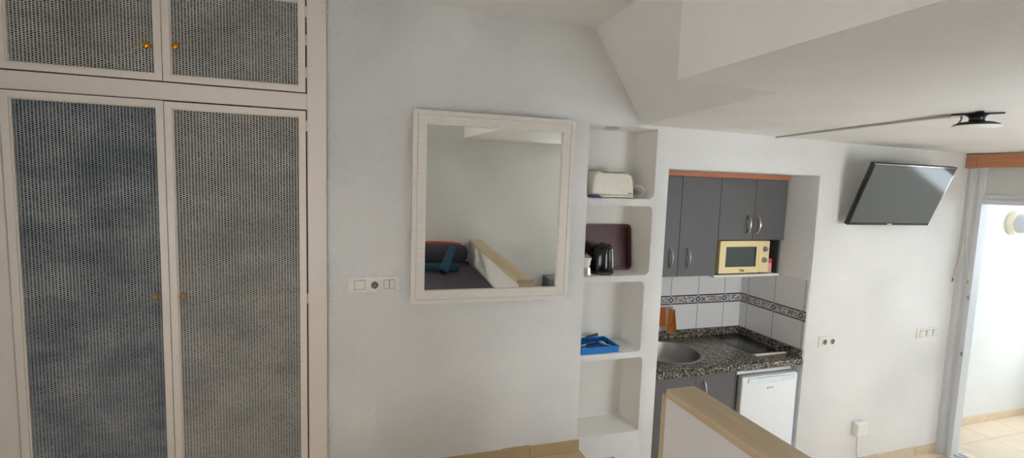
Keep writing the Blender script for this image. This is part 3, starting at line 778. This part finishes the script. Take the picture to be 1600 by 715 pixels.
# hob
t = thing('hob', 'black glass two-zone hob set in the granite worktop', 'hob', (2.82, .35, ZW))
hx0, hx1, hy0, hy1 = 2.680, 2.957, .112, .588
b = B(); box(b, hx0, hx1, hy0, hy1, ZW+.0004, ZW+.0036, .001, 1); obj('rim', b, M['steel'], t)
b = B(); box(b, hx0+.006, hx1-.006, hy0+.05, hy1-.006, ZW+.0038, ZW+.0062, .0006, 1); gl = obj('glass', b, M['black_gloss'], t)
b = B(); box(b, hx0+.004, hx1-.004, hy0+.002, hy0+.022, ZW+.0038, ZW+.011, .002, 2); obj('front_trim', b, M['white_plastic'], t)
for cy, r in ((.26, .075), (.45, .062)):
    b = B(); ring = [(r*math.cos(a*PI/24), r*math.sin(a*PI/24)) for a in range(48)]
    p = B(); vo = [p.verts.new((2.80+x, cy+y, ZW+.0064)) for x, y in ring]; vi = [p.verts.new((2.80+x*.97, cy+y*.97, ZW+.0064)) for x, y in ring]
    for i in range(48): p.faces.new((vo[i], vo[(i+1) % 48], vi[(i+1) % 48], vi[i]))
    merge(b, p); obj('cooking_zone', b, M['fridge_grey'], gl)
for cy in (.175, .215):
    b = B(); lathe(b, [(.017, 0), (.017, .008), (.013, .016), (0, .017)], (2.925, cy, ZW+.0064), n=20); obj('dial', b, M['black_plastic'], t)

# orange cloths on a rail
t = thing('cloth_rail', 'small steel hook rail on the tiles behind the sink', 'hook rail', (2.25, .6, 1.12))
b = B(); box(b, 2.16, 2.335, .604, .6135, 1.118, 1.136, .002, 1); obj('rail', b, M['steel'], t)
for hx_ in (2.215, 2.262, 2.30):
    b = B(); tube(b, [(hx_, .604, 1.128), (hx_, .575, 1.122), (hx_, .562, 1.13), (hx_, .560, 1.148)], .0035, 8); obj('hook', b, M['steel'], t)
def cloth(label, x, y, ztop, zbot, w0, w1, lean, m):
    b = B(); p = B(); nx, nz = 14, 14; V = []
    for k in range(nz+1):
        f = k/nz; row = []
        for i in range(nx+1):
            u = i/nx-.5; w_ = w0+(w1-w0)*f**.8
            row.append(p.verts.new((x+lean*f+u*w_, y-.010*math.cos(u*5.5*PI)*(.5+.6*f)-.004, ztop-(ztop-zbot)*f-.006*abs(u)*f)))
        V.append(row)
    for k in range(nz):
        for i in range(nx): p.faces.new((V[k][i], V[k][i+1], V[k+1][i+1], V[k+1][i]))
    r = bmesh.ops.solidify(p, geom=p.faces[:], thickness=.004); bmesh.ops.recalc_face_normals(p, faces=p.faces[:])
    merge(b, p); o = obj('hanging_cloth', b, m, angle=80); return tag(o, label, 'cloth', 'orange cloths on the hook rail')
cloth('shorter orange cloth nearest the column on the hook rail', 2.205, .540, 1.155, 1.015, .045, .062, -.004, M['orange2'])
cloth('longest orange cloth in the middle of the hook rail', 2.262, .535, 1.142, .962, .026, .056, .012, M['orange'])
cloth('narrow dark orange cloth at the right end of the hook rail', 2.300, .545, 1.130, .970, .014, .034, .014, M['orange2'])

# base cabinet
t = thing('base_cabinet', 'dark grey two-door base cabinet under the sink', 'cabinet', (2.1, .3, 0))
b = B(); box(b, 1.802, 1.818, .035, .60, .10, .8485); box(b, 2.402, 2.42, .035, .60, .10, .8485); box(b, 1.818, 2.402, .58, .60, .10, .8485); box(b, 1.818, 2.402, .035, .58, .10, .118)
box(b, 1.818, 2.402, .035, .05, .80, .8485); obj('carcass', b, M['cab_side'], t)
b = B(); box(b, 1.802, 2.42, .06, .58, .0005, .0995); obj('plinth', b, M['cab_side'], t)
cab_door(t, 1.802, 2.110, .104, .840, .014, None, 0)
cab_door(t, 2.1125, 2.420, .104, .840, .014, 2.172, .735, .13)

# fridge
t = thing('fridge', 'small white under-counter fridge right of the grey base cabinet', 'fridge', (2.72, .3, 0))
fx0, fx1, zt = 2.487, 2.962, .795
b = B(); box(b, fx0+.004, fx1-.006, .075, .59, .03, zt-.002, .006, 2); obj('body', b, M['fridge'], t)
b = B(); box(b, fx0, fx1-.002, .066, .575, zt-.0015, zt+.018, .004, 2); obj('top_panel', b, M['fridge'], t)
b = B(); box(b, fx0+.008, fx1-.010, .062, .0745, .035, zt-.006); obj('door_seal', b, M['fridge_grey'], t)
b = B(); box(b, fx0, fx1, .012, .0615, .04, zt-.003, .010, 3); dr = obj('door', b, M['fridge'], t)
b = B()
n = 16; out = []
for k in range(n+1):
    f = k/n; out.append((fx0+.045+f*(fx1-fx0-.075), zt-.012-.002*0))
arc = [(x, zt-.040-.012*math.sin(PI*(i/n))) for i, (x, _) in enumerate(out)]
prism(b, out+list(reversed(arc)), .0015, .0118); obj('grip', b, simple('pale_blue_white_grip', (222, 234, 238), .25), dr)
b = B(); box(b, 2.700, 2.712, .0105, .0118, .695, .712); box(b, 2.716, 2.756, .0105, .0118, .699, .707); obj('logo', b, M['logo_grey'], dr)
b = B(); box(b, fx1+.0005, fx1+.012, .020, .0600, .06, zt-.02, .002, 1); obj('side_strip', b, M['blue_film'], dr)
for fx in (fx0+.05, fx1-.05):
    for fy in (.11, .54):
        b = B(); cyl(b, (fx, fy, .0005), (fx, fy, .03), .016, n=14); obj('foot', b, M['black_plastic'], t)

# ------------------------------------------------------------------ television
t = thing('television', 'flat black television tilted down on the wall right of the kitchen recess', 'television', (3.553, -.02, 1.83))
Tv = Matrix.Translation((3.553, -.16, 2.041)) @ Matrix.Rotation(-.006, 4, 'Z') @ Matrix.Rotation(.341, 4, 'X')
W, H = .776, .438
b = B(); box(b, -W/2, W/2, .0, .030, -H/2, H/2, .004, 2, Tv); obj('casing', b, M['tv_bezel'], t)
b = B(); prism(b, rrect(-.31, .31, -.17, .12, .03), .0302, .058, bev=.012, mat=Tv); obj('rear_bulge', b, M['black_plastic'], t)
b = B(); box(b, -W/2+.011, W/2-.011, -.0016, -.0002, -H/2+.020, H/2-.011, mat=Tv); obj('screen', b, M['tv_screen'], t, smooth=False)
b = B(); box(b, -W/2+.004, W/2-.004, -.0012, -.0002, H/2-.0095, H/2-.005, mat=Tv); box(b, W/2-.0095, W/2-.005, -.0012, -.0002, -H/2+.004, H/2-.011, mat=Tv); obj('bezel_line', b, M['chrome'], t, smooth=False)
b = B(); prism(b, rrect(-.024, .024, -H/2+.006, -H/2+.013, .003), -.0014, -.0003, mat=Tv); obj('logo', b, M['logo_white'], t)
b = B(); box(b, 3.50, 3.61, -.012, -.0004, 1.93, 2.09, .002, 1); box(b, 3.53, 3.58, -.125, -.012, 1.99, 2.03, .003, 1); obj('wall_bracket', b, M['black_plastic'], t)

# ------------------------------------------------------------------ ceiling lamp and its cable duct
lx, ly = 2.462, -1.150; zl = zlow(lx)-.0006
t = thing('ceiling_lamp', 'small black ceiling lamp with white round diffuser under the low ceiling', 'lamp', (lx, ly, zl-.07))
dv = Vector((.093, -.128, 0)).normalized(); dp = Vector((-dv.y, dv.x, 0))
b = B(); R = Matrix.Translation((lx, ly, zl)) @ Matrix(((dv.x, dp.x, 0, 0), (dv.y, dp.y, 0, 0), (0, 0, 1, 0), (0, 0, 0, 1)))
box(b, -.082, .082, -.011, .011, -.005, 0, .001, 1, R); box(b, -.012, .012, -.075, .075, -.0052, -.0001, .001, 1, R); obj('base_plate', b, M['black_plastic'], t)
b = B(); lathe(b, [(.040, -.0055), (.031, -.011), (.026, -.018), (.025, -.028), (.030, -.034), (0, -.034)], (lx, ly, zl), n=28); obj('neck', b, M['black_plastic'], t)
b = B(); lathe(b, [(.030, -.0345), (.055, -.037), (.072, -.044), (.078, -.051), (0, -.051)], (lx, ly, zl), n=40); obj('housing', b, M['black_plastic'], t)
b = B(); lathe(b, [(.0785, -.0515), (.0785, -.055), (.065, -.059), (.03, -.062), (0, -.0625)], (lx, ly, zl), n=40); obj('diffuser', b, M['lamp_white'], t)
e = R @ Vector((-.078, .0, -.008))
b = B(); tube(b, [e+Vector((.02, -.02, 0)), e+Vector((.02, -.022, -.016)), e+Vector((.014, -.012, -.036))], .004, 8); obj('lead', b, M['trunking'], t)
a0 = Vector((2.585, -.003, zlow(2.585)-.0055)); a1 = R @ Vector((-.086, .006, -.0055))
d = (a1-a0); L = d.length; ang = math.atan2(d.y, d.x); pit = math.asin(d.z/L)
b = B(); box(b, 0, L, -.007, .007, -.0045, .0045, .0008, 1, Matrix.Translation(a0) @ Matrix.Rotation(ang, 4, 'Z') @ Matrix.Rotation(-pit, 4, 'Y'))
o = obj('cable_duct', b, M['trunking']); tag(o, 'thin grey-white cable duct across the low ceiling to the black lamp', 'cable duct')

# cords beside the door
t = thing('blind_cord', 'white cord hanging beside the balcony door and looping onto the wall', 'cord', (4.44, -.02, 1.4))
b = B(); tube(b, [(4.447, -.03, 2.262), (4.446, -.032, 2.05), (4.446, -.035, 1.8), (4.446, -.030, 1.66), (4.449, -.020, 1.565), (4.438, -.012, 1.47), (4.419, -.009, 1.415)], .0042); obj('cord', b, M['cord'], t)
b = B(); cyl(b, (4.421, -.009, 1.420), (4.415, -.0085, 1.392), .007, .005, 12); obj('end_weight', b, M['knob_grey'], t)
t = thing('pull_cord', 'thin white pull cord hanging straight in front of the door jamb', 'cord', (4.445, -.08, 1.4))
b = B(); tube(b, [(4.449, -.040, 1.80), (4.449, -.055, 1.66), (4.449, -.075, 1.52), (4.449, -.088, 1.42)], .003); obj('cord', b, M['cord'], t)
b = B(); cyl(b, (4.449, -.088, 1.42), (4.449, -.09, 1.395), .004, .006, 12); obj('end_weight', b, M['knob_grey'], t)

# balcony wall lamp
t = thing('balcony_lamp', 'round cream wall lamp with grey dome outside on the balcony wall', 'lamp', (5.59, .2, 1.73))
b = B(); lathe(b, [(.105, 0), (.108, .02), (.100, .045), (.088, .05), (0, .05)], (5.575, .2535, 1.834), (0, -1, 0), 40); obj('ring', b, M['cream_ring'], t)
b = B(); lathe(b, [(.086, .0505), (.086, .075), (.078, .105), (.055, .13), (.025, .142), (0, .145)], (5.575, .2535, 1.834), (0, -1, 0), 40); obj('dome', b, M['lamp_glass'], t)

# ------------------------------------------------------------------ seen in the mirror: bed, towels, sofa corner
def soft_box(b, x0, x1, y0, y1, z0, z1, bev, mat=None):
    p = B(); bmesh.ops.create_cube(p, size=1)
    for v in p.verts: v.co = Vector(((x0+x1)/2+v.co.x*(x1-x0), (y0+y1)/2+v.co.y*(y1-y0), (z0+z1)/2+v.co.z*(z1-z0)))
    bevel_all(p, p.edges[:], bev, 4)
    if mat is not None: p.transform(mat)
    merge(b, p)
t = thing('bed', 'bed with dark grey sheets beside the low wall, seen in the mirror', 'bed', (.45, -2.1, ZB))
b = B(); box(b, -.24, 1.135, -2.96, -1.26, ZB+.08, .80, .006, 2); obj('base', b, M['cap_wood'], t)
for lx_ in (-.19, 1.08):
    for ly_ in (-2.9, -1.32):
        b = B(); box(b, lx_-.03, lx_+.03, ly_-.03, ly_+.03, ZB+.0005, ZB+.0795, .003, 1); obj('leg', b, M['cap_wood'], t)
b = B(); soft_box(b, -.25, 1.143, -2.965, -1.25, .801, 1.035, .035); obj('mattress', b, M['sheet'], t)
def pillow(name, label, cx, cy, cz, w, h, d, tilt, m, yaw=0):
    p = B(); nx, nz = 24, 16; S = []
    for s in (1, -1):
        V = []
        for k in range(nz+1):
            row = []
            for i in range(nx+1):
                u = i/nx*2-1; v = k/nz*2-1
                th = max(0, (1-abs(u)**3.2)*(1-abs(v)**3.0))**.55
                sx = 1-.09*v*v*abs(u); sz = 1-.16*abs(u)**3*abs(v)
                row.append(p.verts.new((u*w/2*sx, s*d/2*th, v*h/2*sz)))
            V.append(row)
        S.append(V)
        for k in range(nz):
            for i in range(nx): p.faces.new((V[k][i], V[k][i+1], V[k+1][i+1], V[k+1][i]))
    bmesh.ops.remove_doubles(p, verts=p.verts[:], dist=1e-5); bmesh.ops.recalc_face_normals(p, faces=p.faces[:])
    p.transform(Matrix.Translation((cx, cy, cz)) @ Matrix.Rotation(yaw, 4, 'Z') @ Matrix.Rotation(tilt, 4, 'X'))
    return tag(obj(name, p, m, angle=80), label, 'pillow')
pillow('bed_pillow', 'dark grey pillow standing at the head of the bed, seen in the mirror',   .62, -2.735, 1.156, .92, .235, .19, -.25, M['pillow'])
pillow('bed_pillow', 'orange-red pillow showing behind and just above the dark grey pillow, seen in the mirror', .60, -2.890, 1.156, .92, .235, .09, -.08, M['red_cloth'])
def rolled_towel(label, p0, p1, r):
    p0, p1 = Vector(p0), Vector(p1); d = (p1-p0).normalized(); u = d.orthogonal().normalized(); u = (Vector((0, 0, 1))-d*d.z).normalized(); v = d.cross(u)
    p = B(); turns, n = 3.2, 90; rows = []
    for f in (0, .04, .5, .96, 1):
        row = []
        for i in range(n+1):
            a = i/n*turns*2*PI; rr = r*(.16+.84*i/n)*(1-.03*(f in (0, 1)))
            c = p0.lerp(p1, f); row.append(p.verts.new(c+u*rr*math.sin(a)+v*rr*math.cos(a)))
        rows.append(row)
    for k in range(4):
        for i in range(n): p.faces.new((rows[k][i], rows[k][i+1], rows[k+1][i+1], rows[k+1][i]))
    bmesh.ops.solidify(p, geom=p.faces[:], thickness=.010); bmesh.ops.recalc_face_normals(p, faces=p.faces[:])
    return tag(obj('rolled_towel', p, M['towel'], angle=70), label, 'towel', 'rolled towels on the bed')
rolled_towel('rolled teal towel lying flat on the bed, under the other towel', (.46, -2.42, 1.0905), (.925, -2.38, 1.0905), .050)
rolled_towel('rolled teal towel resting across the other towel on the bed', (.735, -2.14, 1.0950), (.875, -2.50, 1.252), .048)

t = thing('sofa', 'grey sofa against the rear wall, its back seen in the mirror corner', 'sofa', (2.1, -2.5, 0))
b = B(); soft_box(b, 1.50, 2.70, -2.94, -2.06, .06, .30, .02); obj('base', b, M['sofa'], t)
b = B(); soft_box(b, 1.51, 2.69, -2.70, -2.05, .301, .44, .04); obj('seat', b, M['sofa'], t)
b = B(); soft_box(b, 2.03, 2.70, -2.945, -2.705, .301, .86, .012); obj('backrest', b, M['sofa'], t)
for sx_ in (1.56, 2.64):
    for sy_ in (-2.88, -2.12):
        b = B(); cyl(b, (sx_, sy_, .0005), (sx_, sy_, .06), .022, .028, 16); obj('leg', b, M['black_plastic'], t)
pillow('sofa_pillow', 'white pillow leaning beside the grey sofa back, seen in the mirror', 1.885, -2.585, .625, .24, .36, .09, -.22, M['white_cloth'], -.35)

# ------------------------------------------------------------------ light
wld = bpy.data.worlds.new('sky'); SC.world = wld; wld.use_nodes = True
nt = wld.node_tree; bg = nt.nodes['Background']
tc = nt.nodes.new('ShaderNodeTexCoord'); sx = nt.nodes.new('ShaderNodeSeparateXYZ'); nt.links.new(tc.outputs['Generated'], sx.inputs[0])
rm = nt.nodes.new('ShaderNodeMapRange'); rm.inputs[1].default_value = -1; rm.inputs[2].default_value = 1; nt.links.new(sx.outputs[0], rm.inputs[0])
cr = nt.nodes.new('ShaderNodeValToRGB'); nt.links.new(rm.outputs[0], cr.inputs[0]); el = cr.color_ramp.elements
el.new(.5); el.new(.75)                                              # sky tinted warm at left, neutral overhead, dimmed over balcony to balance the walls
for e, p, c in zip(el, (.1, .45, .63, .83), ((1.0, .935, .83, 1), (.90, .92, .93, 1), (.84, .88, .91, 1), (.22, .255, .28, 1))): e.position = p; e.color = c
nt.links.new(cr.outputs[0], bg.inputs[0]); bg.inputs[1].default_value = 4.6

# ------------------------------------------------------------------ camera (solved from the photograph's vanishing points)
f, pi_, ro, ya = 770.014, math.radians(5.48406), math.radians(-1.9179), math.radians(17.84815)
fw_ = Vector((math.sin(ya)*math.cos(pi_), math.cos(ya)*math.cos(pi_), -math.sin(pi_)))
r0 = Vector((math.cos(ya), -math.sin(ya), 0)); d0 = fw_.cross(r0)
r_ = r0*math.cos(ro)+d0*math.sin(ro); d_ = -r0*math.sin(ro)+d0*math.cos(ro)
cam = bpy.data.cameras.new('camera'); co = bpy.data.objects.new('camera', cam); COL.objects.link(co)
co.matrix_world = Matrix(((r_.x, -d_.x, -fw_.x, 0), (r_.y, -d_.y, -fw_.y, -2.55), (r_.z, -d_.z, -fw_.z, 2.05), (0, 0, 0, 1)))
cam.sensor_fit = 'HORIZONTAL'; cam.sensor_width = 36; cam.lens = f*36/1600; cam.clip_start = .02
SC.camera = co
vs = SC.view_settings; vs.view_transform = 'Standard'; vs.look = 'None'; vs.gamma = 1; vs.use_curve_mapping = False; vs.exposure = 1.70
